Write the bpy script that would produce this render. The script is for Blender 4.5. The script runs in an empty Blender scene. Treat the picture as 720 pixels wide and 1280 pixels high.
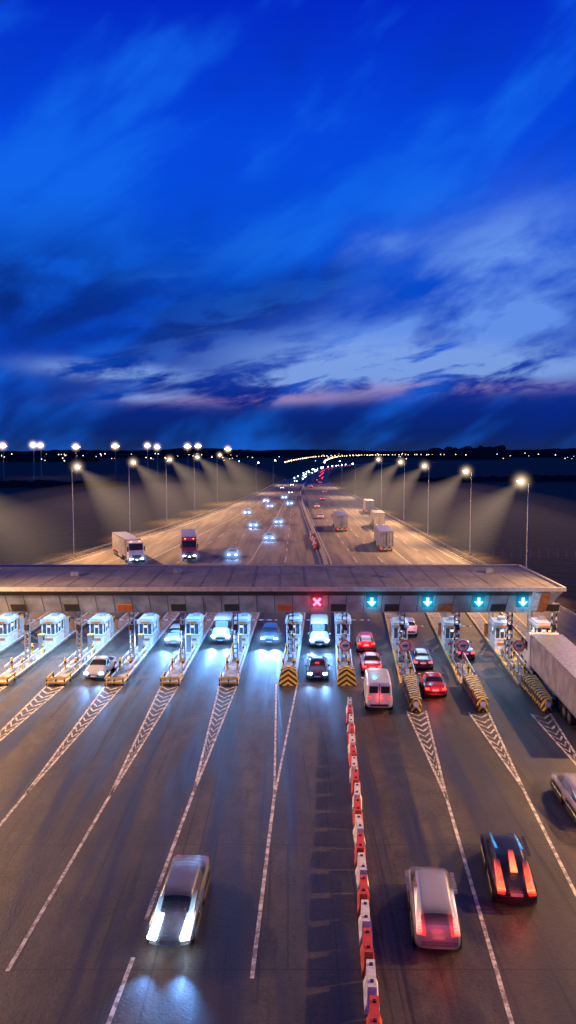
import bpy, math, random, bmesh
from mathutils import Vector, Matrix
R=random.Random(7)
sc=bpy.context.scene
sc.view_settings.view_transform='Standard'
sc.view_settings.look='None'
sc.view_settings.exposure=0
COL=sc.collection

# ------------------------------------------------------------------ node helpers
class NT:
    def __init__(s,tree): s.t=tree; s.n=tree.nodes; s.l=tree.links
    def node(s,typ,**kw):
        n=s.n.new(typ)
        for k,v in kw.items(): setattr(n,k,v)
        return n
    def put(s,inp,v):
        if v is None: return
        if isinstance(v,bpy.types.NodeSocket): s.l.new(v,inp)
        else:
            try: inp.default_value=v
            except Exception:
                inp.default_value=(v[0],v[1],v[2],1) if len(v)==3 else v
    def m(s,op,a,b=None,c=None,clamp=False):
        n=s.node('ShaderNodeMath',operation=op); n.use_clamp=clamp
        s.put(n.inputs[0],a); s.put(n.inputs[1],b); s.put(n.inputs[2],c)
        return n.outputs[0]
    def mix(s,f,a,b,blend='MIX'):
        n=s.node('ShaderNodeMixRGB',blend_type=blend)
        s.put(n.inputs[0],f)
        for i,v in ((1,a),(2,b)):
            if isinstance(v,bpy.types.NodeSocket): s.l.new(v,n.inputs[i])
            else: n.inputs[i].default_value=(v[0],v[1],v[2],1)
        return n.outputs[0]
    def noise(s,vec,scale,detail=4,rough=.55,dist=0):
        n=s.node('ShaderNodeTexNoise'); s.put(n.inputs['Vector'],vec)
        n.inputs['Scale'].default_value=scale; n.inputs['Detail'].default_value=detail
        n.inputs['Roughness'].default_value=rough; n.inputs['Distortion'].default_value=dist
        return n.outputs['Fac']
    def ramp(s,f,stops,interp='LINEAR'):
        n=s.node('ShaderNodeValToRGB'); s.put(n.inputs[0],f); cr=n.color_ramp; cr.interpolation=interp
        while len(cr.elements)<len(stops): cr.elements.new(.5)
        for e,(p,c) in zip(cr.elements,stops):
            e.position=p; e.color=(c[0],c[1],c[2],1) if not isinstance(c,(int,float)) else (c,c,c,1)
        return n.outputs[0]
    def sstep(s,v,a,b):
        n=s.node('ShaderNodeMapRange',interpolation_type='SMOOTHSTEP'); s.put(n.inputs[0],v)
        n.inputs[1].default_value=a; n.inputs[2].default_value=b
        return n.outputs[0]
    def vscale(s,vec,sc_):
        n=s.node('ShaderNodeMapping'); s.put(n.inputs[0],vec); n.inputs['Scale'].default_value=sc_
        return n.outputs[0]

def newmat(name):
    m=bpy.data.materials.new(name); m.use_nodes=True; t=NT(m.node_tree)
    t.n.clear(); t.out=t.node('ShaderNodeOutputMaterial')
    return m,t
def coord(t,kind='Object'): return t.node('ShaderNodeTexCoord').outputs[kind]

def mat(name,col,rough=.6,metal=0,var=.18,scale=3.0,coat=0,spec=.5):
    m,t=newmat(name)
    p=t.node('ShaderNodeBsdfPrincipled')
    v=coord(t); n=t.noise(v,scale,3)
    dark=tuple(c*(1-var) for c in col); lite=tuple(min(1,c*(1+var)) for c in col)
    t.put(p.inputs['Base Color'],t.ramp(n,[(.35,dark),(.65,lite)]))
    p.inputs['Roughness'].default_value=rough
    p.inputs['Metallic'].default_value=metal
    p.inputs['Specular IOR Level'].default_value=spec
    if coat: p.inputs['Coat Weight'].default_value=coat; p.inputs['Coat Roughness'].default_value=.08
    t.l.new(p.outputs[0],t.out.inputs[0]); return m
def nosample(m):
    try: m.cycles.emission_sampling='NONE'
    except Exception: pass
def emat(name,col,s):
    m,t=newmat(name); e=t.node('ShaderNodeEmission'); e.inputs[0].default_value=(*col,1); e.inputs[1].default_value=s
    t.l.new(e.outputs[0],t.out.inputs[0]); nosample(m); return m
def stripes(name,c1,c2,freq,mode):
    m,t=newmat(name); p=t.node('ShaderNodeBsdfPrincipled'); v=coord(t)
    s=t.node('ShaderNodeSeparateXYZ'); t.l.new(v,s.inputs[0]); x,y,z=s.outputs
    if mode=='chev': a=t.m('ADD',t.m('ABSOLUTE',x),t.m('ADD',z,t.m('MULTIPLY',y,1.0)))
    elif mode=='diag': a=t.m('ADD',z,t.m('ADD',x,y))
    else: a=x
    f=t.m('GREATER_THAN',t.m('FRACT',t.m('MULTIPLY',a,freq)),.5)
    c=t.mix(f,c1,c2); g=t.noise(v,9,3)
    c=t.mix(t.ramp(g,[(.45,0.0),(.75,.5)]),c,(.08,.075,.07))
    t.put(p.inputs['Base Color'],c); p.inputs['Roughness'].default_value=.55
    t.l.new(p.outputs[0],t.out.inputs[0]); return m

def vol_halo(name,col,s,pw=5.0):
    m,t=newmat(name); v=coord(t); ln=t.node('ShaderNodeVectorMath',operation='LENGTH'); t.l.new(v,ln.inputs[0])
    r=t.m('SUBTRACT',1.0,ln.outputs['Value'],clamp=True)
    f=t.m('MULTIPLY',t.m('POWER',r,pw),s)
    e=t.node('ShaderNodeEmission'); e.inputs[0].default_value=(*col,1); t.l.new(f,e.inputs[1])
    t.l.new(e.outputs[0],t.out.inputs['Volume']); nosample(m); return m
def vol_cone(name,col,s,k):
    m,t=newmat(name); v=coord(t)
    sp=t.node('ShaderNodeSeparateXYZ'); t.l.new(v,sp.inputs[0])
    d=t.m('MULTIPLY',sp.outputs[2],-1.0)
    rad=t.m('SQRT',t.m('ADD',t.m('POWER',sp.outputs[0],2.0),t.m('POWER',sp.outputs[1],2.0)))
    edge=t.m('SUBTRACT',1.0,t.m('DIVIDE',rad,t.m('MAXIMUM',t.m('MULTIPLY',d,k),.01)),clamp=True)
    edge=t.m('POWER',edge,.9)
    fall=t.m('DIVIDE',t.m('POWER',t.m('SUBTRACT',1.0,d,clamp=True),1.4),t.m('ADD',d,.05))
    f=t.m('MULTIPLY',t.m('MULTIPLY',fall,edge),s)
    e=t.node('ShaderNodeEmission'); e.inputs[0].default_value=(*col,1); t.l.new(f,e.inputs[1])
    t.l.new(e.outputs[0],t.out.inputs['Volume']); nosample(m); return m

# ------------------------------------------------------------------ mesh builder
class MB:
    def __init__(s): s.v=[]; s.f=[]; s.mi=[]; s.mats=[]
    def mid(s,m):
        if m not in s.mats: s.mats.append(m)
        return s.mats.index(m)
    def add(s,vs,fs,m,M=None):
        o=len(s.v); k=s.mid(m)
        for p in vs: s.v.append(tuple(M@Vector(p)) if M else tuple(p))
        for f in fs: s.f.append([i+o for i in f]); s.mi.append(k)
    def box(s,c,d,m,rz=0,M=None,taper=1.0):
        x,y,z=d[0]/2,d[1]/2,d[2]/2; T=taper
        vs=[(-x,-y,-z),(x,-y,-z),(x,y,-z),(-x,y,-z),(-x*T,-y*T,z),(x*T,-y*T,z),(x*T,y*T,z),(-x*T,y*T,z)]
        fs=[(0,3,2,1),(4,5,6,7),(0,1,5,4),(1,2,6,5),(2,3,7,6),(3,0,4,7)]
        X=Matrix.Translation(c)@Matrix.Rotation(rz,4,'Z')
        if M: X=M@X
        s.add(vs,fs,m,X)
    def cyl(s,p0,p1,r0,r1,m,n=12,cap=True):
        p0=Vector(p0);p1=Vector(p1); a=(p1-p0); q=a.to_track_quat('Z','Y')
        vs=[];fs=[]
        for i in range(n):
            an=2*math.pi*i/n; vs.append(p0+q@Vector((math.cos(an)*r0,math.sin(an)*r0,0)))
        for i in range(n):
            an=2*math.pi*i/n; vs.append(p1+q@Vector((math.cos(an)*r1,math.sin(an)*r1,0)))
        for i in range(n): j=(i+1)%n; fs.append((i,j,n+j,n+i))
        if cap: fs.append(tuple(range(n))[::-1]); fs.append(tuple(range(n,2*n)))
        s.add(vs,fs,m)
    def prism(s,prof,y0,y1,m):
        n=len(prof); vs=[(x,y0,z) for x,z in prof]+[(x,y1,z) for x,z in prof]
        fs=[(i,(i+1)%n,n+(i+1)%n,n+i) for i in range(n)]+[tuple(range(n))[::-1],tuple(range(n,2*n))]
        s.add(vs,fs,m)
    def mesh(s,name,smooth=False):
        me=bpy.data.meshes.new(name); me.from_pydata(s.v,[],s.f)
        for m in s.mats: me.materials.append(m)
        for p,k in zip(me.polygons,s.mi): p.material_index=k; p.use_smooth=smooth
        me.update()
        b=bmesh.new(); b.from_mesh(me); bmesh.ops.recalc_face_normals(b,faces=b.faces); b.to_mesh(me); b.free()
        return me
    def obj(s,name,loc=(0,0,0),rz=0,smooth=False,parent=None):
        return place(s.mesh(name,smooth),name,loc,rz,parent)
def place(me,name,loc=(0,0,0),rz=0,parent=None,scale=None):
    o=bpy.data.objects.new(name,me); COL.objects.link(o); o.location=loc; o.rotation_euler=(0,0,rz)
    if scale: o.scale=scale
    if parent: o.parent=parent
    return o
def empty(name,loc=(0,0,0),rz=0):
    o=place(None,name,loc,rz); o.empty_display_size=.5; return o
def spot(parent,name,loc,direction,energy,col,size=60,blend=.6,rad=.2):
    l=bpy.data.lights.new(name,'SPOT'); l.energy=energy; l.color=col; l.spot_size=math.radians(size); l.spot_blend=blend; l.shadow_soft_size=rad
    o=bpy.data.objects.new(name,l); COL.objects.link(o); o.parent=parent; o.location=loc
    o.rotation_euler=Vector(direction).to_track_quat('-Z','Y').to_euler(); return o
def point(parent,name,loc,energy,col,rad=.3):
    l=bpy.data.lights.new(name,'POINT'); l.energy=energy; l.color=col; l.shadow_soft_size=rad
    o=bpy.data.objects.new(name,l); COL.objects.link(o); o.parent=parent; o.location=loc; return o

def uvsphere(n=16,k=10):
    vs=[(0,0,1)];fs=[]
    for i in range(1,k):
        th=math.pi*i/k
        for j in range(n):
            a=2*math.pi*j/n; vs.append((math.sin(th)*math.cos(a),math.sin(th)*math.sin(a),math.cos(th)))
    vs.append((0,0,-1))
    for j in range(n): fs.append((0,1+j,1+(j+1)%n))
    for i in range(k-2):
        for j in range(n):
            a=1+i*n+j;b=1+i*n+(j+1)%n; fs.append((a,a+n,b+n,b))
    e=len(vs)-1
    for j in range(n): fs.append((1+(k-2)*n+j,e,1+(k-2)*n+(j+1)%n))
    return vs,fs
SV,SF=uvsphere()
def sphere_mesh(name,m,n=0):
    b=MB()
    if n: v_,f_=uvsphere(n,n//2)
    else: v_,f_=SV,SF
    b.add(v_,f_,m); return b.mesh(name)
WARM=(1,.53,.20); COOL=(.16,.40,1.0)
H_WARM=sphere_mesh('glow_warm',vol_halo('glow_warm',(1,.74,.45),3.0,6))  # glow balls: light scattered around lamps, put in as volume emission
H_COOL=sphere_mesh('glow_cool',vol_halo('glow_cool',(.22,.48,1.0),1.8))
H_CYAN=sphere_mesh('glow_cyan',vol_halo('glow_cyan',(.0,.60,1.0),2.2))
H_RED=sphere_mesh('glow_red',vol_halo('glow_red',(1,.05,.10),2.2))
def halo(me,parent,loc,r,name='glow_halo'):  # places an added self-glowing ball; the volume scatters no light
    return place(me,name,loc,0,parent,(r,r,r))

# ------------------------------------------------------------------ materials
M_white=mat('white_paint',(.62,.63,.65),.5,var=.25); M_grey=mat('grey_paint',(.35,.36,.38),.5,scale=1.2)
M_conc=mat('concrete',(.27,.26,.25),.85,var=.4,scale=2)
M_steel=mat('galvanised_steel',(.38,.39,.41),.42,.8)
M_dark=mat('dark_plastic',(.02,.02,.022),.5); M_rub=mat('tyre_rubber',(.018,.018,.018),.85)
M_yel=mat('yellow_paint',(.60,.38,.03),.5,var=.3); M_orange=mat('orange_panel',(.5,.14,.03),.5)
M_red=mat('red_plastic',(.60,.06,.025),.5,var=.3); M_wpl=mat('white_plastic',(.68,.64,.58),.5,var=.25)
M_glass=mat('vehicle_glass',(.015,.02,.025),.06,spec=.9,var=.1)
M_bglass=mat('booth_glass',(.05,.07,.09),.08,spec=.9,var=.3)
M_rim=mat('wheel_rim',(.4,.41,.43),.3,.8)
M_chev=stripes('hazard_chevrons',(.75,.5,.02),(.015,.015,.015),1.7,'chev')
M_bw=stripes('black_white_bands',(.7,.7,.68),(.02,.02,.02),1.6,'diag')
M_rw=stripes('red_white_bands',(.6,.04,.03),(.7,.7,.68),1.2,'x')
E_head=emat('headlamp_lens',(.7,.85,1.0),30); E_tail=emat('tail_lamp_lens',(1,.03,.02),7)
E_taild=emat('tail_lamp_dim',(1,.03,.02),2.2)
E_amber=emat('marker_lamp',(1,.4,.05),5)
E_soff=emat('ceiling_luminaire',(.6,.82,1.0),5); E_booth=emat('booth_interior_lamp',(.75,.87,1),1.4)
E_lamp=emat('street_lamp_lens',(1,.82,.55),60); E_cyan=emat('signal_green',(.08,.75,1.0),14); E_sred=emat('signal_red',(1,.04,.12),14)

def asphalt():
    m,t=newmat('asphalt'); p=t.node('ShaderNodeBsdfPrincipled'); v=coord(t)
    s=t.node('ShaderNodeSeparateXYZ'); t.l.new(v,s.inputs[0])
    fine=t.noise(v,6,4,.75); big=t.noise(t.vscale(v,(1,.5,1)),.13,4,.6,.5); mid=t.noise(t.vscale(v,(1,.6,1)),.8,5,.7,.4)
    tracks=t.noise(t.vscale(v,(.55,.03,1)),1.0,5,.6,.35)
    skid=t.noise(t.vscale(v,(3.0,.05,1)),1.0,3,.6,.5)
    c=t.ramp(fine,[(.38,(.030,.026,.022)),(.62,(.078,.066,.054))])
    c=t.mix(t.ramp(mid,[(.44,.0),(.60,.6)]),c,(.100,.083,.066))
    c=t.mix(t.ramp(tracks,[(.42,.0),(.60,.75)]),c,(.017,.015,.014))
    c=t.mix(t.ramp(big,[(.45,.0),(.58,.6)]),c,(.026,.022,.020))
    c=t.mix(t.ramp(skid,[(.59,.0),(.65,.65)]),c,(.008,.008,.008))
    # sealed joints across the slabs
    br=t.node('ShaderNodeTexBrick'); t.put(br.inputs['Vector'],v); br.inputs['Scale'].default_value=1.0
    br.inputs['Brick Width'].default_value=23.5; br.inputs['Row Height'].default_value=9.3; br.inputs['Mortar Size'].default_value=.05; br.inputs['Mortar Smooth'].default_value=.6
    c=t.mix(t.m('MULTIPLY',br.outputs['Fac'],.7),c,(.010,.010,.010))
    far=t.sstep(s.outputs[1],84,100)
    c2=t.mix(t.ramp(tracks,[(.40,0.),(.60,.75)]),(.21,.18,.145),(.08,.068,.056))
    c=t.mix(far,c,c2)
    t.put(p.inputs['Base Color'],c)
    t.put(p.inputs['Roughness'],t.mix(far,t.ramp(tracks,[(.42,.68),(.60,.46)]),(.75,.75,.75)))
    b=t.node('ShaderNodeBump'); b.inputs['Strength'].default_value=.5; b.inputs['Distance'].default_value=.03
    t.l.new(t.noise(v,10,2,.7),b.inputs['Height']); t.l.new(b.outputs[0],p.inputs['Normal'])
    t.l.new(p.outputs[0],t.out.inputs[0]); return m
def linepaint():
    m,t=newmat('worn_line_paint'); p=t.node('ShaderNodeBsdfPrincipled'); v=coord(t)
    w=t.noise(v,2.2,4,.75)
    c=t.mix(t.ramp(w,[(.42,0.0),(.58,.9)]),(.66,.62,.54),(.15,.13,.11))
    t.put(p.inputs['Base Color'],c); p.inputs['Roughness'].default_value=.6
    t.l.new(p.outputs[0],t.out.inputs[0]); return m
def soil():
    m,t=newmat('grass_field'); p=t.node('ShaderNodeBsdfPrincipled'); v=coord(t)
    a=t.noise(v,.02,4,.6,.4); b=t.noise(v,.35,5,.75)
    c=t.mix(a,(.05,.036,.024),(.035,.04,.022)); c=t.mix(t.ramp(b,[(.42,0.),(.62,.75)]),c,(.14,.095,.055))
    t.put(p.inputs['Base Color'],c); p.inputs['Roughness'].default_value=.95; p.inputs['Specular IOR Level'].default_value=.1
    t.l.new(p.outputs[0],t.out.inputs[0]); return m
M_asph=asphalt(); M_line=linepaint(); M_soil=soil()

# ------------------------------------------------------------------ ground & road
g=MB(); N=24; S=9000
vs=[];fs=[]
for i in range(N+1):
    for j in range(N+1): vs.append((-S+2*S*i/N,-500+ (S+500)*j/N,0))
for i in range(N):
    for j in range(N):
        a=i*(N+1)+j; fs.append((a,a+N+1,a+N+2,a+1))
g.add(vs,fs,M_soil); g.obj('ground')

ST=[(-60,-58,33),(60,-58,33),(95,-50,33),(118,-42,31.5),(137,-37,30.2),(176,-31,29),(216,-25,28),(271,-19,26.5),(350,-12,25),
    (443,-5.5,24),(502,-.5,24.5),(600,8,31),(700,17,39),(800,27,49),(900,43,66),(1000,66,92),(1080,105,135),(1130,160,195),(1180,260,300),(1230,420,470),(1300,800,900)]
def interp(Y,k):
    for a,b in zip(ST,ST[1:]):
        if a[0]<=Y<=b[0]:
            f=(Y-a[0])/(b[0]-a[0]); return a[k]+(b[k]-a[k])*f
    return ST[-1][k]
def strip(m,ys,fl,fr,z):
    b=MB(); vs=[];fs=[]
    for y in ys: vs+=[(fl(y),y,z),(fr(y),y,z)]
    for i in range(len(ys)-1): fs.append((2*i,2*i+1,2*i+3,2*i+2))
    b.add(vs,fs,m); return b
ys=[-60+i*8 for i in range(171)]
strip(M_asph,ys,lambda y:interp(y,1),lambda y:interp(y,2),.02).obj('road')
kb=MB()
for a,b_ in zip(ys[:80],ys[1:81]):
    for k,sx in ((1,-1),(2,1)):
        xa,xb=interp(a,k),interp(b_,k)
        kb.add([(xa,a,0),(xa+sx*.25,a,0),(xb+sx*.25,b_,0),(xb,b_,0),(xa,a,.14),(xa+sx*.25,a,.14),(xb+sx*.25,b_,.14),(xb,b_,.14)],
               [(4,5,6,7),(0,3,7,4),(1,2,6,5),(0,1,5,4),(3,2,6,7)],M_conc)
kb.obj('kerb')
for k,sx in ((1,-1),(2,1)):
    gb=MB()
    for a,b_ in zip(ys[21:70],ys[22:71]):
        xa,xb=interp(a,k)+sx*.8,interp(b_,k)+sx*.8
        gb.add([(xa,a,.5),(xb,b_,.5),(xb,b_,.82),(xa,a,.82),(xa+.05,a,.5),(xb+.05,b_,.5),(xb+.05,b_,.82),(xa+.05,a,.82)],[(0,1,2,3),(7,6,5,4),(3,2,6,7)],M_steel)
        for q in (0,.5): gb.box((xa+(xb-xa)*q+sx*.08,a+8*q,.35),(.1,.1,.7),M_steel)
    gb.obj('roadside_guard_rail')

MED=[(20,2.55),(58.6,4.55),(95,5.6),(137,6.4),(176,6.0),(216,5.6),(271,5.2),(358,5.6),(430,9),(502,12.3),(600,19.5),(700,28),(800,38),(1000,79),(1130,177)]
def medx(Y):
    for a,b in zip(MED,MED[1:]):
        if a[0]<=Y<=b[0]: return a[1]+(b[1]-a[1])*(Y-a[0])/(b[0]-a[0])
    return MED[-1][1]

mk=MB(); ZL=.028
def line(p,q,w=.16,dash=None):
    p=Vector((p[0],p[1],ZL));q=Vector((q[0],q[1],ZL)); d=(q-p); L=d.length; d.normalize(); n=Vector((-d.y,d.x,0))*w/2
    segs=[(0,L)] if not dash else [(a*(dash[0]+dash[1]),min(L,a*(dash[0]+dash[1])+dash[0])) for a in range(int(L/(dash[0]+dash[1]))+1)]
    for a,b in segs:
        if b<=a: continue
        k=max(1,int((b-a)/6))
        for i in range(k):
            s0=p+d*(a+(b-a)*i/k); s1=p+d*(a+(b-a)*(i+1)/k)
            mk.add([s0-n,s1-n,s1+n,s0+n],[(0,1,2,3)],M_line)
def wedge(nose,half,apex,hatch=True,w=.14):
    nx,ny=nose; ax,ay=apex
    line((nx-half,ny),(ax,ay),w); line((nx+half,ny),(ax+.02,ay+.05),w)
    if hatch:
        L=ny-ay; y=ny-.5
        while y>ay+2.2:
            f=(y-ay)/L; cx=ax+(nx-ax)*f; h=half*f-.1
            f2=(y-.55-ay)/L; cx2=ax+(nx-ax)*f2
            z=ZL+.004
            mk.add([(cx-h,y,z),(cx2,y-.75,z),(cx2,y-.45,z),(cx-h,y+.30,z)],[(0,1,2,3)],M_line)
            mk.add([(cx+h,y,z),(cx+h,y+.30,z),(cx2,y-.45,z),(cx2,y-.75,z)],[(0,1,2,3)],M_line)
            y-=1.05
wedge((-23.3,64.3),.75,(-24.2,43)); line((-24.2,43),(-24.9,22))
wedge((-18.7,64.3),.75,(-19.4,43)); line((-19.4,43),(-20.2,20))
wedge((-14.0,64.3),.75,(-14.5,43)); line((-14.5,43),(-15.1,20))
wedge((-9.5,64.3),.75,(-9.8,42.7)); line((-9.8,42.7),(-10.25,27.8))
wedge((-4.8,64.3),.75,(-5.25,43.2)); line((-5.25,43.2),(-5.75,31)); line((-5.8,28.6),(-6.1,22))
wedge((-.1,63.6),.85,(-.75,42.7),False,.13); line((-.75,42.7),(-1.3,27.4))
wedge((9.35,57),.7,(8.65,42.2)); line((8.65,42.2),(7.2,22))
wedge((13.8,56.6),.7,(13.2,43.6)); line((13.2,43.6),(11.6,24))
wedge((18.2,56.4),.7,(17.4,44)); line((17.4,44),(16.2,26))
yy=[98,137,176,216,271,350,443,502,600,700]
for k in range(8):
    f=k/7.0
    def lx(Y,f=f): l=interp(Y,1)+1.2; return l+(medx(Y)-.9-l)*f
    if 0<k<7:
        for a,b in zip(yy[:6] if k%2 else yy,yy[1:7] if k%2 else yy[1:]): line((lx(a),a),(lx(b),b),.22,(4,8) if k not in(2,5) else None)
    else:
        for a,b in zip(yy,yy[1:]): line((lx(a),a),(lx(b),b),.25)
for k in range(6):
    f=k/5.0
    def rx(Y,f=f): r=interp(Y,2)-1.2; return medx(Y)+.9+(r-medx(Y)-.9)*f
    for a,b in zip(yy,yy[1:]): line((rx(a),a),(rx(b),b),.22,None if k in(0,5,3) else (4,8))
mk.obj('road_markings')

blocks={}
for nm,m in (('r',M_red),('w',M_wpl)):
    b=MB(); prof=[(-.26,0),(-.26,.16),(-.17,.40),(-.15,1.0),(.15,1.0),(.17,.40),(.26,.16),(.26,0)]
    b.prism(prof,-.74,.74,m); b.box((0,.88,.42),(.12,.26,.5),M_dark)
    b.box((0,-.45,1.02),(.12,.12,.05),M_dark); b.box((0,.45,1.02),(.12,.12,.05),M_dark)
    for yq in (-.3,.3): b.box((.245,yq,.07),(.06,.24,.12),M_dark); b.box((-.245,yq,.07),(.06,.24,.12),M_dark)
    blocks[nm]=b.mesh('traffic_barrier')
y=22.5;i=0
while y<57.5:
    x=medx(y)+R.uniform(-.03,.03)
    place(blocks['r' if i%2 else 'w'],'traffic_barrier',(x,y,.02),-.052+R.uniform(-.05,.05)); y+=1.88;i+=1
y=152
while y<178:
    place(blocks['r' if i%2 else 'w'],'traffic_barrier',(medx(y)+R.uniform(-.3,.3)-.9,y,.02),R.uniform(-.1,.1)); y+=1.9;i+=1
cm=MB(); yv=[93+6*i for i in range(140)]
for a,b_ in zip(yv,yv[1:]):
    xa,xb=medx(a),medx(b_); pr=[(-.35,.0),(-.12,.45),(-.1,1.0),(.1,1.0),(.12,.45),(.35,0)]; n=len(pr)
    cm.add([(xa+x,a,z) for x,z in pr]+[(xb+x,b_,z) for x,z in pr],[(i,i+1,n+i+1,n+i) for i in range(n-1)],M_conc)
cm.obj('concrete_median_barrier')

# ------------------------------------------------------------------ toll islands
def skew(side): return .03 if side<0 else (.05 if side==0 else .075)
ISL=[(-42,-1),(-37.3,-1),(-32.6,-1),(-27.9,-1),(-23.3,-1),(-18.7,-1),(-14.0,-1),(-9.5,-1),(-4.8,-1),(0,0),(4.75,0),(9.75,1),(14.6,1),(19.3,1),(23.2,1)]
def booth_mesh():
    b=MB()
    b.box((0,0,.55),(1.35,2.6,1.1),M_white); b.box((0,0,.98),(1.39,2.64,.10),M_grey); b.box((0,-1.33,.6),(.8,.03,.22),M_orange)
    b.box((0,0,1.62),(1.25,2.5,1.04),M_bglass)
    for x in (-.63,.63):
        for yy_ in (-1.25,-.4,.45,1.25): b.box((x,yy_,1.62),(.1,.1,1.06),M_white)
    for x in (-.2,.2):
        for yy_ in (-1.26,1.26): b.box((x,yy_,1.62),(.07,.07,1.06),M_white)
    b.box((0,0,2.28),(1.6,2.9,.28),M_grey); b.box((0,-1.47,2.28),(.9,.03,.16),M_orange); b.box((0,0,2.5),(1.3,2.5,.14),M_grey)
    b.box((.2,.4,2.7),(.6,.7,.3),M_steel)
    b.box((-.635,.02,1.72),(.03,.5,.3),E_booth); b.box((.635,.02,1.72),(.03,.5,.3),E_booth); b.box((0,-1.26,1.85),(.3,.03,.2),E_booth)
    return b.mesh('toll_booth')
BOOTH=booth_mesh()
def column_mesh(striped):
    b=MB(); m=M_bw if striped else M_steel
    for x in (-.19,.19): b.box((x,0,2.6),(.1,.32,5.2),m)
    z=.3
    while z<5.0: b.box((0,0,z),(.28,.06,.1),M_steel); z+=.42
    b.box((0,0,.1),(.6,.6,.2),M_conc); b.box((0,-.2,3.1),(.34,.16,.5),M_dark); b.box((0,0,5.05),(.8,.5,.3),M_steel)
    return b.mesh('canopy_column')
COLS=[column_mesh(False),column_mesh(True)]
def sign_mesh():
    b=MB(); b.cyl((0,0,0),(0,0,2.1),.04,.04,M_steel)
    b.cyl((0,.02,2.4),(0,-.02,2.4),.5,.5,M_red,28); b.cyl((0,-.02,2.4),(0,-.035,2.4),.39,.39,M_white,28)
    b.box((0,-.045,2.46),(.5,.02,.09),M_dark); b.box((0,-.045,2.33),(.36,.02,.07),M_dark)
    return b.mesh('round_traffic_sign')
SIGN=sign_mesh()
def machine_mesh():
    b=MB(); b.box((0,0,.75),(.45,.5,1.5),M_grey); b.box((0,-.02,1.25),(.47,.42,.4),M_dark); b.box((0,0,1.55),(.55,.6,.1),M_yel); b.box((0,0,.05),(.6,.7,.1),M_conc)
    return b.mesh('ticket_machine')
MACH=machine_mesh()
def gate_mesh():
    b=MB(); b.box((0,0,.55),(.35,.4,1.1),M_orange); b.box((0,0,1.13),(.4,.45,.08),M_dark); b.box((1.6,-.05,.95),(3.0,.05,.1),M_rw); b.cyl((0,-.1,.95),(0,.0,.95),.12,.12,M_steel)
    return b.mesh('barrier_gate')
GATE=gate_mesh()
def bollard_mesh():
    b=MB(); b.cyl((0,0,0),(0,0,.95),.09,.09,M_yel,10); b.cyl((0,0,.5),(0,0,.7),.095,.095,M_dark,10); return b.mesh('bollard')
BOLL=bollard_mesh()
def crash_mesh():
    b=MB(); L=6.0
    for i in range(7):
        y=i*.85; w=.38+.03*i
        b.box((0,y+.4,.55),(2*w,.7,.85),M_chev,taper=.94); b.box((0,y+.8,.5),(2*w+.08,.08,.95),M_steel)
    b.cyl((0,0,.05),(0,0,.98),.42,.40,M_chev,16)
    b.cyl((0,-.40,.62),(0,-.44,.62),.22,.22,M_white,14)
    for sx in (-1,1): b.box((sx*.5,2.8,.62),(.06,5.4,.25),M_dark,rz=-sx*.03)
    return b.mesh('crash_cushion')
CRASH=crash_mesh()
def noseC_mesh():
    b=MB(); b.add([(-.8,-.2,0),(.8,-.2,0),(.8,1.5,0),(-.8,1.5,0),(-.6,.5,1.15),(.6,.5,1.15),(.6,1.5,1.15),(-.6,1.5,1.15)],[(0,1,5,4),(1,2,6,5),(2,3,7,6),(3,0,4,7),(4,5,6,7)],M_chev)
    b.box((0,1.0,1.2),(.5,.5,.12),M_yel); return b.mesh('crash_cushion')
NOSEC=noseC_mesh()
def noseL_mesh():
    b=MB()
    for z in (.3,.62):
        b.box((0,0,z),(1.5,.08,.14),M_yel)
        for x in (-.75,.75): b.box((x,.9,z),(.08,1.8,.14),M_yel)
    for x in (-.72,0,.72): b.box((x,.02,.35),(.1,.1,.7),M_dark)
    for x in (-.72,.72): b.box((x,1.6,.35),(.1,.1,.7),M_dark)
    b.box((0,.9,.1),(1.3,1.6,.2),M_conc)
    return b.mesh('guard_rail')
NOSEL=noseL_mesh()
for ix,(X,side) in enumerate(ISL):
    sk=skew(side); rz=-math.atan(sk)
    y0=65.0 if side<=0 else 63.2
    b=MB(); hw=.72
    b.prism([(-hw,0),(-hw,.2),(hw,.2),(hw,0)],0,32,M_conc)
    for sx in (-1,1):
        b.box((sx*(hw-.07),16,.206),(.14,31.9,.012),M_white if side<=0 else M_yel)
        b.box((sx*(hw-.12),4.6,.72),(.06,7.0,.22),M_white if side<=0 else M_steel)
        for q in range(6): b.box((sx*(hw-.16),1.3+q*1.3,.45),(.07,.07,.5),M_steel)
    b.obj('toll_island',(X,y0,.02),rz)
    px=lambda dy:X+sk*dy
    place(BOOTH,'toll_booth',(px(11.8),y0+12.0,.22),rz)
    place(COLS[1 if side>=0 else 0],'canopy_column',(px(5),70.0,.22),rz)
    place(COLS[0],'canopy_column',(px(13.5),79.0,.22),rz)
    place(MACH,'ticket_machine',(px(9),y0+8.6,.22),rz); place(MACH,'ticket_machine',(px(17),y0+16.5,.22),rz)
    if X<23: place(GATE,'barrier_gate',(px(7)+.35,y0+(18 if side<=0 else 17),.22),rz)
    place(BOLL,'bollard',(px(.6)-.45,y0+2.5,.22)); place(BOLL,'bollard',(px(.6)+.45,y0+2.5,.22))
    place(BOLL,'bollard',(px(7)-.5,y0+7.6,.22)); place(BOLL,'bollard',(px(7)+.5,y0+7.6,.22))
    if side>0: place(CRASH,'crash_cushion',(X-.45,57.0,.02),rz)
    elif side==0: place(NOSEC,'crash_cushion',(X,63.4,.02),rz)
    else: place(NOSEL,'guard_rail',(X,64.0-.9,.02),rz)
    if X>4: place(SIGN,'round_traffic_sign',(X+.05,65.9,.22),rz)

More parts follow.
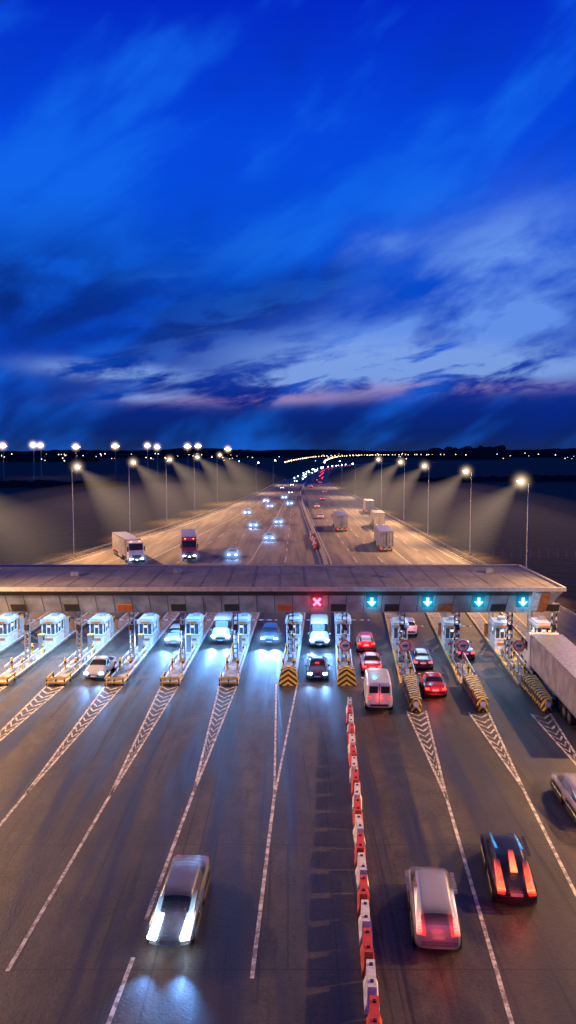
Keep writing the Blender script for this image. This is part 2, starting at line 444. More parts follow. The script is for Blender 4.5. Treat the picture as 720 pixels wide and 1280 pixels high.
# ------------------------------------------------------------------ canopy
can=empty('toll_plaza_canopy',(0,0,0))
XL,XR=-75,23.7
m,t=newmat('roof_membrane'); p=t.node('ShaderNodeBsdfPrincipled'); v=coord(t)
n1=t.noise(v,.25,5,.7,.4); n2=t.noise(t.vscale(v,(1,.12,1)),2.0,4,.65)
c=t.mix(t.ramp(n1,[(.36,0.),(.64,1.)]),(.13,.125,.12),(.25,.235,.215)); c=t.mix(t.ramp(n2,[(.48,0.),(.68,.45)]),c,(.08,.076,.072))
t.put(p.inputs['Base Color'],c); p.inputs['Roughness'].default_value=.8; t.l.new(p.outputs[0],t.out.inputs[0]); M_roof=m
M_fas=mat('fascia_panel',(.34,.355,.38),.4,.3,scale=.6,var=.3); M_trim=mat('roof_trim',(.40,.38,.35),.5,.2)
b=MB()
Z0,Z1,ZB=7.0,4.75,4.9
def xs(xl,xr,prof,m):
    n=len(prof); vs=[(xl,y,z) for y,z,_ in prof]+[(xr-i_,y,z) for y,z,i_ in prof]
    fs=[(i,(i+1)%n,n+(i+1)%n,n+i) for i in range(n)]+[tuple(range(n))[::-1],tuple(range(n,2*n))]
    b.add(vs,fs,m)
xs(XL,XR,[(67.8,Z0,0),(69.3,Z1,1.3),(79.6,ZB,1.5),(81.4,Z0,0)],M_fas)
b.obj('fascia',parent=can)
b=MB()
b.box(((XL+XR)/2,74.6,7.05),(XR-XL-.1,13.2,.08),M_roof)
x=XL+2
while x<XR-1: b.box((x,74.6,7.10),(.05,13.0,.03),M_roof); x+=2.33
b.box(((XL+XR)/2,67.78,7.08),(XR-XL+.2,.22,.34),M_trim); b.box(((XL+XR)/2,81.45,7.08),(XR-XL+.2,.2,.3),M_trim)
b.box((XR+.02,74.6,7.08),(.2,13.4,.34),M_trim)
for i in range(9): b.box((-62+i*10.3+R.uniform(-1,1),76+R.uniform(-2,2),7.3),(.7,.7,.4),M_steel)
b.obj('roof',parent=can)
sl=Vector((0,1.5,-(Z0-Z1))).normalized(); nrm=Vector((0,-(Z0-Z1),-1.5)).normalized()
def fas(x,s0,s1,w,m,off=.03,th=.05):
    base=Vector((x,67.8,Z0)); out=[]
    for o in (off,off-th):
        for (dx,s) in ((-w/2,s0),(w/2,s0),(w/2,s1),(-w/2,s1)):
            out.append(base+Vector((dx,0,0))+sl*s+nrm*o)
    b.add(out,[(0,1,2,3),(7,6,5,4),(0,4,5,1),(1,5,6,2),(2,6,7,3),(3,7,4,0)],m)
b=MB()
x=XL+1
while x<XR-2: fas(x,.15,2.6,.05,M_dark,.012,.02); x+=1.55
for i in range(22): fas(-70+i*4.65,1.7,2.5,1.3,M_dark if i%3 else M_orange,.05)
fas((XL+XR)/2-1.2,.10,.62,XR-XL-3,M_dark,.03)
fas(22.0,.3,2.5,1.1,M_orange,.06); fas(20.9+.6,.3,2.5,.5,M_white,.07)
b.obj('fascia_panels',parent=can)
b=MB()
lanes=[-39.6,-35,-30.2,-25.6,-21,-16.3,-11.7,-7.1,-2.4,2.5,7.3,12.2,17.0,21.6]
for X in lanes:
    for yy_ in (71.3,75,78.2): b.box((X+.03*(yy_-70),yy_,Z1-.03+(yy_-69.3)*.0146),(1.0,.4,.06),E_soff)
    b.box((X+2.3,74,4.67),(.18,9,.2),M_steel)
b.obj('ceiling_luminaires',parent=can)
for X in lanes:
    l=bpy.data.lights.new('ceiling_light','AREA'); l.shape='RECTANGLE'; l.size=2.2; l.size_y=8; l.energy=(1000 if X<3.5 else 330)
    l.color=(.17,.44,1.0) if X<3.5 else (.55,.7,1.0)
    if X<-13: l.color=(.40,.64,1.0)
    o=bpy.data.objects.new('ceiling_light',l); COL.objects.link(o); o.parent=can; o.location=(X+.2,74.5,4.5)

def lane_signal(X,kind):
    e=empty('lane_signal',(X,67.95,5.95)); b=MB()
    b.box((0,.25,0),(.95,.5,.95),M_dark); b.box((0,0,.52),(1.0,.5,.05),M_dark)
    if kind=='x':
        for a in (.785,-.785): b.box((0,-.03,0),(.85,.05,.18),E_sred,M=Matrix.Rotation(a,4,'Y'))
    else:
        b.box((0,-.03,.15),(.2,.05,.38),E_cyan)
        b.add([(-.36,-.05,.02),(.36,-.05,.02),(0,-.05,-.36),(-.36,-.01,.02),(.36,-.01,.02),(0,-.01,-.36)],[(0,1,2),(3,5,4),(0,3,4,1),(1,4,5,2),(2,5,3,0)],E_cyan)
    b.obj('housing',parent=e)
    halo(H_RED if kind=='x' else H_CYAN,e,(0,-.15,0),1.9)
    point(e,'signal_glow',(0,-1.6,-.1),70,(1,.03,.08) if kind=='x' else (0,.5,1),.2)
lane_signal(2.5,'x')
for X in (7.2,12.0,16.4,20.2): lane_signal(X,'a')

# ------------------------------------------------------------------ street lamps
def lamp_mesh():
    b=MB(); H=15.0
    b.cyl((0,0,0),(0,0,H),.16,.08,M_steel,10); b.cyl((0,0,0),(0,0,.5),.28,.28,M_steel,10)
    b.cyl((0,0,H-.05),(-.9,0,H+.25),.05,.05,M_steel,6)
    M=Matrix.Translation((-1.15,0,H+.28))@Matrix.Rotation(.25,4,'Y')
    b.box((0,0,0),(.8,.36,.16),M_grey,M=M,taper=.7); b.box((0,0,-.1),(.55,.28,.05),E_lamp,M=M)
    return b.mesh('pole_and_head')
LAMP=lamp_mesh()
G=MB(); G.add([(x*.26,y*.26,z*.20) for x,y,z in SV],SF,E_lamp); GLOBE=G.mesh('lens')
KC=.46
def cone_mesh(s):  # added light shaft: the cone itself emits, fading away from the lamp head
    CV=MB(); n=20
    CV.add([(0,0,0)]+[(KC*math.cos(2*math.pi*i/n),KC*math.sin(2*math.pi*i/n),-1) for i in range(n)],[(0,1+i,1+(i+1)%n) for i in range(n)]+[tuple(range(1,n+1))[::-1]],vol_cone('glow_beam',(1,.70,.42),s,KC))
    return CV.mesh('glow_beam')
CONE=cone_mesh(.020)
def street_lamp(x,y,H,side,energy,beam=True,hz=True):
    e=empty('street_lamp',(x,y,0)); k=H/15.3
    place(LAMP,'pole_and_head',(0,0,0),0 if side>0 else math.pi,e,(1,1,k))
    place(GLOBE,'lens',(-side*1.1,0,H-.15),0,e)
    if hz: halo(H_WARM,e,(-side*1.0,-.1,H-.1),2.4)
    d=Vector((-side*.75,-.15,-1)).normalized()
    spot(e,'lamp_light',(-side*1.15,0,H-.5),d,energy,WARM,125,.8,.15)
    if beam:
        dd=Vector((-side*1.0,-.3,-.9)); L=27*R.uniform(.9,1.15)
        c=place(CONE,'glow_beam',(-side*1.0,0,H),0,e,(L,L,L)); c.rotation_euler=dd.to_track_quat('-Z','Y').to_euler()
    return e
for x,y,H in ((31,103,15.0),(32.8,143,15.2),(31,176,15.5),(30,206,15.9),(28.8,246,16.1)): street_lamp(x,y,H,1,44000)
for x,y,H in ((-38.6,143,16.0),(-35,176,16.3),(-32.3,212,16.5),(-28.6,244,16.8),(-25,282,17.2)): street_lamp(x,y,H,-1,44000)
street_lamp(-46,108,15.5,-1,60000)
for x,y in ((27,320),(27,400),(-14,350),(-8,430)): street_lamp(x,y,13.5,1 if x>0 else -1,20000,False,False)
for y,en in ((34,60000),(66,48000)): street_lamp(33.8,y,15.5,1,en,False,False)
for y,en in ((60,105000),(18,11000)): street_lamp(-38,y,15.5,-1,en,False,False)

m,t=newmat('mist_glow'); e_=t.node('ShaderNodeEmission'); e_.inputs[0].default_value=(1,.58,.46,1); e_.inputs[1].default_value=.00026  # lamplit mist put in as a constant warm volume emission, no scattering
t.l.new(e_.outputs[0],t.out.inputs['Volume']); nosample(m)
BANK=sphere_mesh('glowing_mist',m,40)
for loc,s_ in (((-44,190,0),(34,105,11)),((-36,230,0),(44,150,8)),((40,185,0),(32,110,11)),((34,240,0),(40,160,8))):
    place(BANK,'glowing_mist',loc,0,None,s_)

# ------------------------------------------------------------------ distant things
m,t=newmat('distant_foliage'); p=t.node('ShaderNodeBsdfPrincipled'); v=coord(t)
t.put(p.inputs['Base Color'],t.ramp(t.noise(v,.05,3),[(.3,(.012,.016,.014)),(.7,(.03,.035,.03))])); p.inputs['Roughness'].default_value=1
t.l.new(p.outputs[0],t.out.inputs[0]); M_far=m
def treeline(y,x0,x1,hb,hv,step,seed,name):
    r=random.Random(seed); b=MB(); x=x0; h=hb; top=[]
    while x<x1:
        h=hb+hv*(.5*math.sin(x*.004+seed)+.5*math.sin(x*.011+seed*2))+r.uniform(0,hv*.6); top.append((x,y+60*math.sin(x*.002),max(2,h))); x+=step*r.uniform(.5,1.4)
    vs=[];fs=[]
    for (x,yy_,h) in top: vs+=[(x,yy_,0),(x,yy_,h),(x,yy_+40,0)]
    for i in range(len(top)-1):
        a=3*i; fs+=[(a,a+3,a+4,a+1),(a+1,a+4,a+5,a+2)]
    b.add(vs,fs,M_far); b.obj(name)
treeline(1900,-2500,2500,9,5,9,1,'distant_treeline'); treeline(3600,-4500,4500,16,7,30,3,'distant_hills')
treeline(1500,270,420,16,10,7,5,'distant_treeline'); treeline(1300,-900,-300,8,4,6,8,'distant_treeline')
treeline(420,-400,-90,2.5,2,3,11,'hedgerow'); treeline(460,80,420,2.5,2,3,12,'hedgerow')
def lights_obj(name,pts,m,r0,r1):
    b=MB(); ov,of=uvsphere(6,4)
    for (x,y,z) in pts:
        r=R.uniform(r0,r1); b.add([(x+a*r,y+c*r,z+d*r) for a,c,d in ov],of,m)
    return b.obj(name)
E_far=emat('distant_sodium_lamp',(1,.58,.27),9); E_farb=emat('distant_cool_lamp',(.5,.75,1),7)
pts=[(R.uniform(-700,-60),R.uniform(1000,1600),R.uniform(3,12)) for _ in range(75)]+[(R.uniform(60,900),R.uniform(1300,1800),R.uniform(2,12)) for _ in range(26)]
lights_obj('distant_town_lights',pts,E_far,.25,.8)
lights_obj('distant_town_lights',[(R.uniform(-700,600),R.uniform(1100,1700),R.uniform(3,12)) for _ in range(22)],E_farb,.3,.7)
pts=[]
Y=445
while Y<1160:
    c=(interp(Y,1)+interp(Y,2))/2; pts.append((c-11,Y,12)); pts.append((c+11,Y,12)); Y+=24 if Y<1000 else 9
lights_obj('distant_road_lights',pts,E_far,.3,.5)
def mast_mesh():
    b=MB(); b.cyl((0,0,0),(0,0,22),.35,.18,M_steel,8); b.box((0,0,22),(4.5,.3,.3),M_steel)
    for x in (-1.9,1.9): b.add([(x+a*.5,c*.5,21.8+d*.42) for a,c,d in SV],SF,E_lamp)
    return b.mesh('mast_and_lamps')
MAST=mast_mesh()
for u,Yv,h in ((-355,520,21.5),(-317,520,22),(-308,560,22),(-264,560,21),(-215,560,21.5),(-175,600,22),(-163,600,21),(-125,600,21.5),(-112,660,22),(-75,640,19.5)):
    e=empty('light_mast',(u*Yv/1000,Yv,0)); place(MAST,'mast_and_lamps',(0,0,0),R.uniform(-.9,.9),e,(1,1,h/22))
    halo(H_WARM,e,(0,-1,h),6.0)
b=MB()
for i in range(12): b.box((36+i*1.6,139,.8),(.08,.08,1.6),M_steel)
for z in (.5,1.0,1.5): b.box((44.8,139,z),(17.6,.04,.05),M_orange)
b.obj('fence')

# ------------------------------------------------------------------ vehicles
def paint(name,c,rough=.3): return mat(name,c,rough,.15,.06,1.5,coat=.7)
P_silver=paint('silver_paint',(.36,.37,.39)); P_white=paint('white_car_paint',(.68,.67,.66)); P_black=paint('dark_paint',(.03,.035,.05))
P_red=paint('red_car_paint',(.5,.02,.02)); P_blue=paint('blue_car_paint',(.04,.07,.16)); P_tan=paint('tan_paint',(.5,.44,.35))
SED=dict(sec=[(-2.25,.66,.38,.72,.52,.78),(-2.17,.82,.26,.88,.66,.98),(-1.75,.88,.22,.95,.70,1.04),(-1.40,.90,.2,.96,.68,1.07),(-.80,.90,.2,.97,.58,1.40),(-.15,.9,.2,.95,.60,1.46),(-.05,.9,.2,.95,.60,1.46),(.40,.9,.2,.93,.59,1.42),(1.15,.9,.2,.91,.70,1.0),(1.75,.88,.22,.84,.66,.90),(2.12,.82,.26,.70,.58,.75),(2.25,.66,.38,.58,.46,.62)],
  glass_side=[3,4,6,7],glass_top=[3,7],wb=1.35,wr=.32,L=4.5,hz=.64,tz=.80,hx=.62)
HAT=dict(sec=[(-2.05,.70,.38,.85,.55,1.05),(-1.98,.84,.26,.98,.62,1.18),(-1.60,.89,.22,1.02,.60,1.50),(-1.0,.9,.2,1.02,.60,1.58),(-.2,.9,.2,1.0,.61,1.6),(-.1,.9,.2,1.0,.61,1.6),(.45,.9,.2,.98,.60,1.54),(1.15,.9,.2,.96,.70,1.08),(1.65,.88,.22,.90,.66,.98),(1.98,.82,.26,.74,.58,.80),(2.1,.66,.38,.60,.46,.66)],
  glass_side=[2,3,5,6],glass_top=[1,6],wb=1.28,wr=.34,L=4.15,hz=.72,tz=.95,hx=.62)
VAN=dict(sec=[(-2.75,.90,.45,1.15,.78,2.1),(-2.70,.98,.3,1.2,.86,2.25),(-1.9,1.0,.28,1.25,.88,2.3),(0,1.0,.28,1.25,.88,2.32),(.55,1.0,.28,1.25,.88,2.32),(1.25,.99,.28,1.22,.84,2.25),(1.95,.97,.3,1.15,.80,1.38),(2.45,.92,.32,.98,.7,1.12),(2.72,.80,.4,.75,.55,.85)],
  glass_side=[4,5],glass_top=[5],wb=1.75,wr=.34,L=5.5,hz=.80,tz=1.1,hx=.72)
_cache={}
def car_mesh(spec,key,paintm,lit='both'):
    kk=(key,paintm.name,lit)
    if kk in _cache: return _cache[kk]
    b=MB(); rings=[]
    for (y,w,zb,zt,wr,zr) in spec['sec']:
        zm=zb+(zt-zb)*.45
        half=[(0,zb),(w*.82,zb),(w*.97,zb+.1),(w,zm),(w*.975,zt-.05),(w*.93,zt+.0),(wr+.03,zr-.07 if zr-zt>.1 else zr-.02),(wr*.86,zr),(0,zr+.025)]
        rings.append([(x,y,z) for x,z in half]+[(-x,y,z) for x,z in half[-2:0:-1]])
    n=len(rings[0])
    vs=[p for r in rings for p in r]
    body=[];gl=[]
    for i in range(len(rings)-1):
        for j in range(n):
            f=(i*n+j,i*n+(j+1)%n,(i+1)*n+(j+1)%n,(i+1)*n+j)
            seg=j if j<8 else 15-j
            isg=(seg==5 and i in spec['glass_side']) or (seg in (6,7) and i in spec['glass_top'])
            (gl if isg else body).append(f)
    body.append(tuple(range(n))); body.append(tuple((len(rings)-1)*n+k for k in range(n)))
    b.add(vs,body,paintm)
    k=b.mid(M_glass)
    for f in gl: b.f.append(list(f)); b.mi.append(k)
    me=b.mesh(key+'_tmp',True)
    ob=place(me,'tmp'); md=ob.modifiers.new('s','SUBSURF'); md.levels=2; md.render_levels=2
    dg=bpy.context.evaluated_depsgraph_get(); ev=bpy.data.meshes.new_from_object(ob.evaluated_get(dg)); bpy.data.objects.remove(ob)
    d=MB(); L=spec['L']/2; wr=spec['wr']; W=.9 if key!='van' else 1.0
    for sy in (-1,1):
        for sx in (-1,1):
            cx=sx*(W-.13); cy=sy*spec['wb']
            d.cyl((sx*(W-.22),cy,wr+.03),(sx*(W+.005),cy,wr+.03),wr+.07,wr+.07,M_dark,18)
            d.cyl((cx-sx*.1,cy,wr),(sx*(W+.02),cy,wr),wr,wr,M_rub,18); d.cyl((sx*(W+.02),cy,wr),(sx*(W+.035),cy,wr),wr*.62,wr*.55,M_rim,10)
    hx=spec['hx']; hz=spec['hz']; tz=spec['tz']
    for sx in (-1,1):
        d.box((sx*hx,L-.10,hz),(.34,.16,.13),E_head if lit in('both','front') else M_rim,rz=-sx*.35)
        d.box((sx*hx,-L+.06,tz),(.30,.14,.15),E_tail if lit in('both','rear') else (E_taild if lit=='dim' else M_red),rz=sx*.3)
        mz=spec['sec'][6][3]+.08; my=.95 if key!='van' else 1.7
        d.box((sx*(W+.04),my,mz),(.16,.12,.12),paintm)
    d.box((0,L-.05,hz-.18),(.9,.1,.18),M_dark); d.box((0,-L+.02,.55),(1.3,.08,.16),M_dark); d.box((0,-L-.0,.72 if key=='sed' else .8),(.5,.05,.11),M_white)
    d.box((0,L+.0,.42),(.5,.05,.11),M_white)
    if key=='van':
        for sx in (-1,1): d.box((sx*.42,-2.735,1.7),(.62,.05,.5),M_glass)
        d.box((0,-2.75,1.3),(.03,.04,1.7),M_dark)
    dm=d.mesh('details')
    out=bpy.data.meshes.new(key); mats=[]
    for src in (ev,dm):
        for m_ in src.materials:
            if m_ not in mats: mats.append(m_)
    for m_ in mats: out.materials.append(m_)
    bm=bmesh.new()
    for src in (ev,dm):
        st=len(bm.faces); bm.from_mesh(src); bm.faces.ensure_lookup_table()
        mp=[mats.index(m_) for m_ in src.materials]
        for f in list(bm.faces)[st:]: f.material_index=mp[f.material_index]
    bm.to_mesh(out); bm.free(); _cache[kk]=out; return out
SP={'sed':SED,'hat':HAT,'van':VAN}
_ghost={}
def ghost_mat(m,a):
    if m.name in _ghost: return _ghost[m.name]
    g=m.copy(); g.name=m.name+'_in_motion'; t=NT(g.node_tree)
    o=[n for n in t.n if n.type=='OUTPUT_MATERIAL'][0]; src=o.inputs[0].links[0].from_socket
    tr=t.node('ShaderNodeBsdfTransparent'); mx=t.node('ShaderNodeMixShader'); mx.inputs[0].default_value=a
    t.l.new(tr.outputs[0],mx.inputs[1]); t.l.new(src,mx.inputs[2]); t.l.new(mx.outputs[0],o.inputs[0])
    nosample(g)
    _ghost[m.name]=g; return g
def vehicle(name,key,paintm,x,y,deg=0,oncoming=False,beam=0,halos=0,tail=0,lit=None,moving=0,bd=-.075,sl_=1.0):
    rz=math.radians(deg)+(math.pi if oncoming else 0)
    spec=SP[key]; e=empty(name,(x,y,.02),rz)
    me=car_mesh(spec,key,paintm,lit or ('front' if oncoming else 'rear'))
    if moving:
        me=me.copy()
        for i in range(len(me.materials)): me.materials[i]=ghost_mat(me.materials[i],.27)
        n=7
        for i in range(n): place(me,'body_in_motion',(0.0015*i,-moving/2+moving*i/(n-1),.002*i),0,e,(1,sl_,1))
    else: place(me,'body',(0,0,0),0,e)
    L=spec['L']/2
    if beam:
        for sx in (-1,1): spot(e,'headlight_beam',(sx*spec['hx'],L+.12+moving/2,spec['hz']),(sx*.04,1,bd),beam,COOL,58,.9,.08)
    if halos:
        for sx in (-1,1): halo(H_COOL,e,(sx*spec['hx'],L+.05,spec['hz']+.05),halos)
    if tail: point(e,'tail_glow',(0,-L-.35-moving/2,spec['tz']),tail,(1,.06,.03),.3)
    return e
def trail_mat(name,c0,c1,s):
    m,t=newmat(name); v=coord(t); sp=t.node('ShaderNodeSeparateXYZ'); t.l.new(v,sp.inputs[0])
    a=sp.outputs[1]
    e=t.node('ShaderNodeEmission'); t.l.new(t.ramp(a,[(0.,c0),(.6,c1)]),e.inputs[0]); e.inputs[1].default_value=s
    tr=t.node('ShaderNodeBsdfTransparent'); mx=t.node('ShaderNodeMixShader')
    t.l.new(t.ramp(a,[(.0,.0),(.08,.95),(.6,.85),(1.,0.)]),mx.inputs[0]); t.l.new(tr.outputs[0],mx.inputs[1]); t.l.new(e.outputs[0],mx.inputs[2])
    t.l.new(mx.outputs[0],t.out.inputs[0]); nosample(m); return m
T_head=trail_mat('headlight_trail',(.85,.95,1.0),(.45,.72,1.0),3.5)
T_tail=trail_mat('tail_trail',(1,.22,.08),(1,.10,.05),3.2)
T_tailw=trail_mat('tail_trail_pink',(1,.30,.20),(1,.66,.6),2.3)
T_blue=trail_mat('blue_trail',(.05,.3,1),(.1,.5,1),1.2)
def trail(parent,x,y0,y1,z0,z1,w,m,name='light_trail'):
    b=MB(); n=8; vs=[];fs=[]
    for i in range(n+1):
        f=i/n; ww=w/2*(1-.3*f); vs+=[(-ww,f,0),(ww,f,0)]
    for i in range(n): fs.append((2*i,2*i+1,2*i+3,2*i+2))
    b.add(vs,fs,m); o=b.obj(name,parent=parent)
    p0=Vector((x,y0,z0)); p1=Vector((x,y1,z1)); d=p1-p0
    o.location=p0; o.rotation_euler=d.to_track_quat('Y','Z').to_euler(); o.scale=(1,d.length,1)
c=vehicle('silver_car','sed',P_silver,-4.40,31.6,-2,True,beam=650,halos=.8,moving=1.5,bd=-.13,sl_=.95)
for sx in (-1,1): trail(c,sx*.66,2.85,.3,.68,1.14,.24,T_head)
c=vehicle('white_car','hat',P_white,5.85,31.1,-5,False,tail=25,moving=1.3,lit='dim',sl_=.92)
for sx in (-1,1): trail(c,sx*.70,-2.55,-.3,.88,1.5,.22,T_tailw)
c=vehicle('dark_car','sed',P_black,9.75,34.3,-7,False,tail=35,moving=1.5,lit='dim',sl_=.9)
for sx in (-1,1):
    trail(c,sx*.60,-2.75,-.9,.80,1.28,.34,T_tail)
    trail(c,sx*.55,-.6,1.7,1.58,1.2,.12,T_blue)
trail(c,0,-2.0,-.8,1.25,1.68,.30,T_tail)
c=vehicle('white_car','sed',P_white,15.55,41.2,-2,False,tail=35,moving=1.5,lit='dim',sl_=.95)
for sx in (-1,1): trail(c,sx*.62,-2.9,-.7,.82,1.3,.26,T_tailw)
vehicle('white_van','van',P_white,6.75,59.3,-3,False,tail=12,lit='dim')
vehicle('red_car','sed',P_red,11.4,61.9,-4,False,tail=60)
vehicle('dark_car','sed',P_blue,11.75,69.6,-4,False,tail=15)
vehicle('dark_car','sed',P_blue,16.1,72.8,-4,False,tail=15)
vehicle('red_car','sed',P_red,7.2,68.2,-3,False,tail=60)
vehicle('red_car','hat',P_red,7.4,75.4,-3,False,tail=60)
vehicle('dark_car','sed',P_black,2.5,66.6,-2,True,beam=500,halos=.8,bd=-.06)
vehicle('white_van','van',P_white,3.1,78,-2,True,beam=1200,halos=1.0,bd=-.045)
vehicle('blue_suv','hat',P_blue,-1.75,78.4,-2,True,beam=4200,halos=1.7,bd=-.035)
vehicle('white_van','van',P_white,-6.5,79.6,-2,True,beam=3500,halos=1.4,bd=-.035)
vehicle('silver_car','hat',P_silver,-11.0,78,-2,True,beam=2500,halos=1.6,bd=-.04)
vehicle('silver_car','sed',P_silver,-15.9,66.7,-2,True,beam=500,halos=1.0)
vehicle('white_car','hat',P_white,12.4,82,-4,False,tail=20)

def truck_mesh(cabm,boxm,L=13.2):
    b=MB(); W=2.5
    b.box((0,L/2,2.5),(W,L,2.85),boxm)
    for z in (1.12,3.88): b.box((0,L/2,z),(W+.05,L+.04,.12),M_steel)
    for x in (-1.24,1.24):
        b.box((x,-.01,2.5),(.1,.08,2.8),M_steel)
        i=.9
        while i<L: b.box((x*1.008,i,2.5),(.025,.05,2.65),M_grey); i+=1.1
    b.box((0,-.03,2.5),(.05,.05,2.75),M_dark)
    for x in (-.75,-.3,.3,.75): b.cyl((x,-.06,1.15),(x,-.06,3.85),.025,.025,M_steel,6)
    b.box((0,L/2,.98),(1.0,L-.4,.22),M_dark); b.box((0,.0,.62),(2.4,.12,.16),M_rw)
    for x in (-1.0,1.0): b.box((x,-.08,.9),(.42,.06,.16),E_taild)
    b.box((0,-.08,.85),(.5,.04,.12),M_white)
    for y in (1.8,3.1,4.4,L-.6):
        for sx in (-1,1): b.cyl((sx*.85,y,.5),(sx*1.22,y,.5),.5,.5,M_rub,16); b.cyl((sx*1.22,y,.5),(sx*1.24,y,.5),.28,.28,M_rim,10)
    for sx in (-1,1): b.box((sx*1.18,L*.56,.75),(.06,3.8,.6),M_grey)
    y0=L+.5
    b.box((0,y0+1.6,.75),(2.1,5.0,.35),M_dark)
    cab=[(y0,1.0),(y0,3.7),(y0+.5,3.85),(y0+1.5,3.55),(y0+2.15,2.35),(y0+2.3,1.6),(y0+2.3,.6),(y0,.6)]
    n=len(cab); b.add([(-1.22,y,z) for y,z in cab]+[(1.22,y,z) for y,z in cab],[(i,(i+1)%n,n+(i+1)%n,n+i) for i in range(n)]+[tuple(range(n))[::-1],tuple(range(n,2*n))],cabm)
    b.add([(-1.1,y0+1.62,3.42),(1.1,y0+1.62,3.42),(1.1,y0+2.17,2.42),(-1.1,y0+2.17,2.42)],[(0,1,2,3)],M_glass)
    for sx in (-1,1):
        b.box((sx*1.225,y0+1.35,2.45),(.03,.95,.8),M_glass); b.box((sx*1.42,y0+2.0,2.6),(.16,.15,.85),M_dark)
        b.box((sx*.85,y0+2.32,.9),(.45,.06,.26),E_head); b.cyl((sx*.85,y0+1.5,.5),(sx*1.22,y0+1.5,.5),.5,.5,M_rub,16)
        b.box((sx*.7,y0+1.3,3.78),(.2,.1,.1),E_amber)
    b.box((0,y0+2.33,1.35),(1.5,.05,.55),M_dark); b.box((0,y0+2.35,.55),(2.4,.1,.3),M_grey)
    return b.mesh('truck')
M_box=mat('trailer_side',(.30,.29,.28),.5,var=.3,scale=.8); M_boxt=mat('tan_trailer',(.5,.43,.34),.55,scale=.8); M_boxg=mat('grey_trailer',(.35,.36,.4),.55,scale=.8)
TR1=truck_mesh(P_white,M_box); TR2=truck_mesh(P_red,M_boxg); TR3=truck_mesh(P_tan,M_boxt,8.5)
def truck(me,x,y,deg,onc=False,beam=0,L=13.2,sz=1):
    e=empty('semi_truck',(x,y,.02),math.radians(deg)+(math.pi if onc else 0)); place(me,'body',(0,0,0),0,e,(1,1,sz))
    if onc:
        for sx in (-1,1): halo(H_COOL,e,(sx*.85,L+2.9,.9),1.8)
        spot(e,'headlight_beam',(0,L+3.0,.95),(0,1,-.08),beam or 1500,COOL,60,.9,.1)
truck(TR1,20.6,52.4,-4,sz=.93)
truck(TR1,18.2,147,-2); truck(TR3,21.8,190,-1,L=8.5); truck(TR3,24.2,236,-1,L=8.5); truck(TR1,12.4,183,0)
truck(TR2,-19.0,151,8,True); truck(TR1,-31,146,22,True)
for x,y,o in ((-9.8,141,1),(-4.0,168,1),(-8.5,196,1),(-2.5,205,1),(-8,290,1),(-6,262,1),(-1.5,310,1),(1,345,1),(-3,390,1),(2,420,1),(4.5,470,1),(-12,235,1),(0.5,275,1),
              (9.5,260,0),(13,300,0),(16,350,0),(11.5,400,0),(18,450,0),(9,220,0)):
    vehicle('silver_car' if o else 'white_car','sed',P_silver if o else P_white,x,y,-2 if not o else 2,bool(o),beam=500 if o and y<210 else 0,halos=2.3 if o and y<320 else 0,tail=0)
pts=[(medx(Y)-R.choice((3,6,9)),Y,.9) for Y in range(500,1000,13)]
lights_obj('distant_headlights',pts,E_head,.18,.34)
pts=[(medx(Y)+R.choice((3,6,9)),Y,.9) for Y in range(480,1000,23)]
lights_obj('distant_tail_lights',pts,E_tail,.2,.32)

# ------------------------------------------------------------------ sky
w=bpy.data.worlds.new('World'); sc.world=w; w.use_nodes=True; t=NT(w.node_tree); t.n.clear()
try:
    w.cycles.sampling_method='MANUAL'; w.cycles.sample_map_resolution=256
except Exception: pass
out=t.node('ShaderNodeOutputWorld'); bg=t.node('ShaderNodeBackground')
gen=t.node('ShaderNodeTexCoord').outputs['Generated']; s=t.node('ShaderNodeSeparateXYZ'); t.l.new(gen,s.inputs[0]); x,y,z=s.outputs
el=t.m('MULTIPLY',t.m('ARCSINE',z),57.2958); az=t.m('MULTIPLY',t.m('ARCTAN2',x,y),57.2958)
base=t.ramp(t.m('DIVIDE',el,40.0,clamp=True),[(0.,(.008,.022,.10)),(.03,(.003,.018,.15)),(.09,(.002,.020,.24)),(.18,(.002,.048,.46)),(.33,(.002,.080,.66)),(.5,(.0015,.066,.74)),(.7,(.001,.022,.56)),(1.,(.001,.006,.14))])
def rot(deg,sx,sy,off=0):
    a=math.radians(deg); c,s_=math.cos(a),math.sin(a)
    u=t.m('ADD',t.m('MULTIPLY',az,c*sx),t.m('MULTIPLY',el,s_*sx)); v=t.m('ADD',t.m('MULTIPLY',az,-s_*sy),t.m('MULTIPLY',el,c*sy))
    cb=t.node('ShaderNodeCombineXYZ'); t.l.new(u,cb.inputs[0]); t.l.new(v,cb.inputs[1]); cb.inputs[2].default_value=off
    return cb.outputs[0]
def G_(a0,e0,sa,se,tilt=0,k=1.0):
    da=t.m('SUBTRACT',az,a0); de=t.m('SUBTRACT',t.m('SUBTRACT',el,e0),t.m('MULTIPLY',da,tilt))
    q=t.m('ADD',t.m('POWER',t.m('ABSOLUTE',t.m('DIVIDE',da,sa)),2.0),t.m('POWER',t.m('ABSOLUTE',t.m('DIVIDE',de,se)),2.0))
    return t.m('MULTIPLY',t.m('EXPONENT',t.m('MULTIPLY',q,-1.0)),k)
def S_(lst):
    r=lst[0]
    for q in lst[1:]: r=t.m('ADD',r,q)
    return r
nA=t.noise(rot(22,.11,.26,1.3),1.0,6,.52,.25); nB=t.noise(rot(10,.16,.60,4.1),1.0,7,.58,.3); nC=t.noise(rot(32,.06,.15,8.2),1.0,4,.5,.2)
dark=S_([G_(-18,10.0,11,3.8,.05),G_(-6,8.4,7,1.9,.25,.6),G_(15.5,7.4,3,1.0,0,.5),G_(1,11.2,5,1.3,.35,.6)])
df=t.m('MULTIPLY',dark,t.sstep(nA,.32,.55),clamp=True)
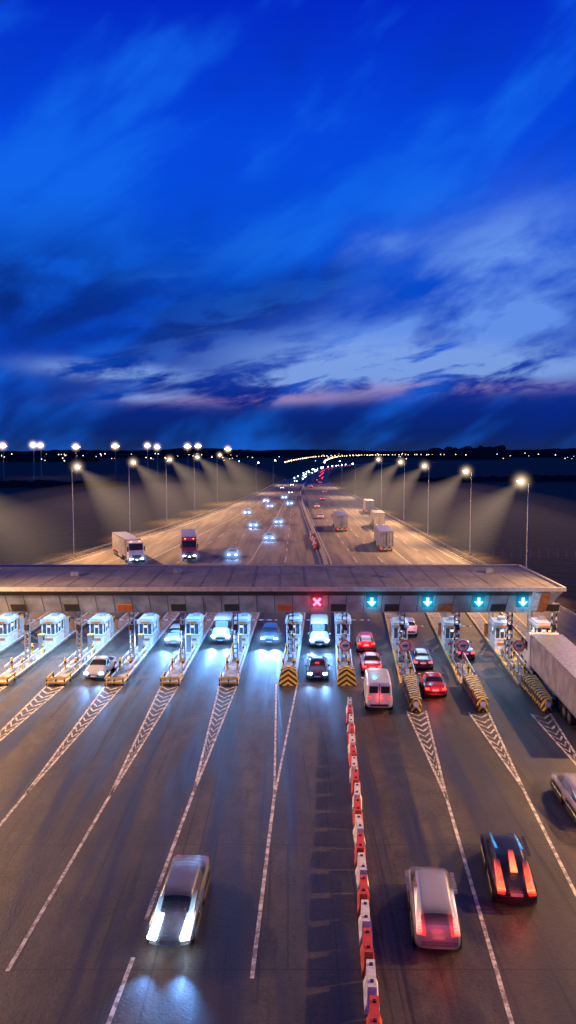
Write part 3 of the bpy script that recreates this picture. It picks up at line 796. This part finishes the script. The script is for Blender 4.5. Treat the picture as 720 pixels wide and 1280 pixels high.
c=t.mix(t.m('MULTIPLY',t.sstep(nC,.46,.66),.65),base,(.008,.16,.88))
c=t.mix(t.m('MULTIPLY',t.sstep(nC,.46,.30),.35),c,(.002,.024,.32))
c=t.mix(t.m('MULTIPLY',df,.88),c,(.002,.016,.17))
lm=S_([G_(15,12.0,6.5,3.4,.15,1.7),G_(11,7.8,10,2.0,.06,1.6),G_(6.5,13.8,2.6,1.0,0,.9)])
wisp=S_([G_(-2,9.8,10,2.4,.25,.7),G_(-5,14,4,1.0,.1,.7),G_(-9,11.6,3,.7,.1,.7)])
c=t.mix(t.m('MULTIPLY',t.m('MULTIPLY',wisp,t.sstep(nB,.42,.62)),.7,clamp=True),c,(.012,.12,.62))
lf=t.m('MULTIPLY',t.m('MULTIPLY',lm,t.sstep(nA,.30,.60)),t.m('ADD',.2,t.m('MULTIPLY',nB,1.25)),clamp=True)
c=t.mix(t.m('MULTIPLY',lf,.92),c,(.13,.29,.82))
lb=S_([G_(12,5.5,12,1.1,0,1.4),G_(0,4.5,8,.9,.05,1.3),G_(-12.3,5.4,4.5,.6,-.05,1.4),G_(-10,3.6,2.6,.3,0,.7),G_(6,6.8,9,1.1,0,1.0)])
lf2=t.m('MULTIPLY',lb,t.sstep(nB,.38,.58),clamp=True)
c=t.mix(t.m('MULTIPLY',lf2,.9),c,(.21,.36,.78))
pk=S_([G_(-1.5,3.6,7,.38,.02,1.1),G_(10,4.3,9,.4,0,.8)])
c=t.mix(t.m('MULTIPLY',t.m('MULTIPLY',pk,t.sstep(nB,.34,.54)),.85,clamp=True),c,(.34,.22,.46))
t.l.new(c,bg.inputs[0]); bg.inputs[1].default_value=1.0; t.l.new(bg.outputs[0],out.inputs[0])

# ------------------------------------------------------------------ camera
cd=bpy.data.cameras.new('camera'); cam=bpy.data.objects.new('camera',cd); COL.objects.link(cam)
cd.sensor_fit='VERTICAL'; cd.sensor_height=36; cd.lens=28.125; cd.clip_end=20000; cd.clip_start=.5
cam.location=(0,0,19); cam.rotation_euler=(math.radians(90-4.46),0,0); sc.camera=cam
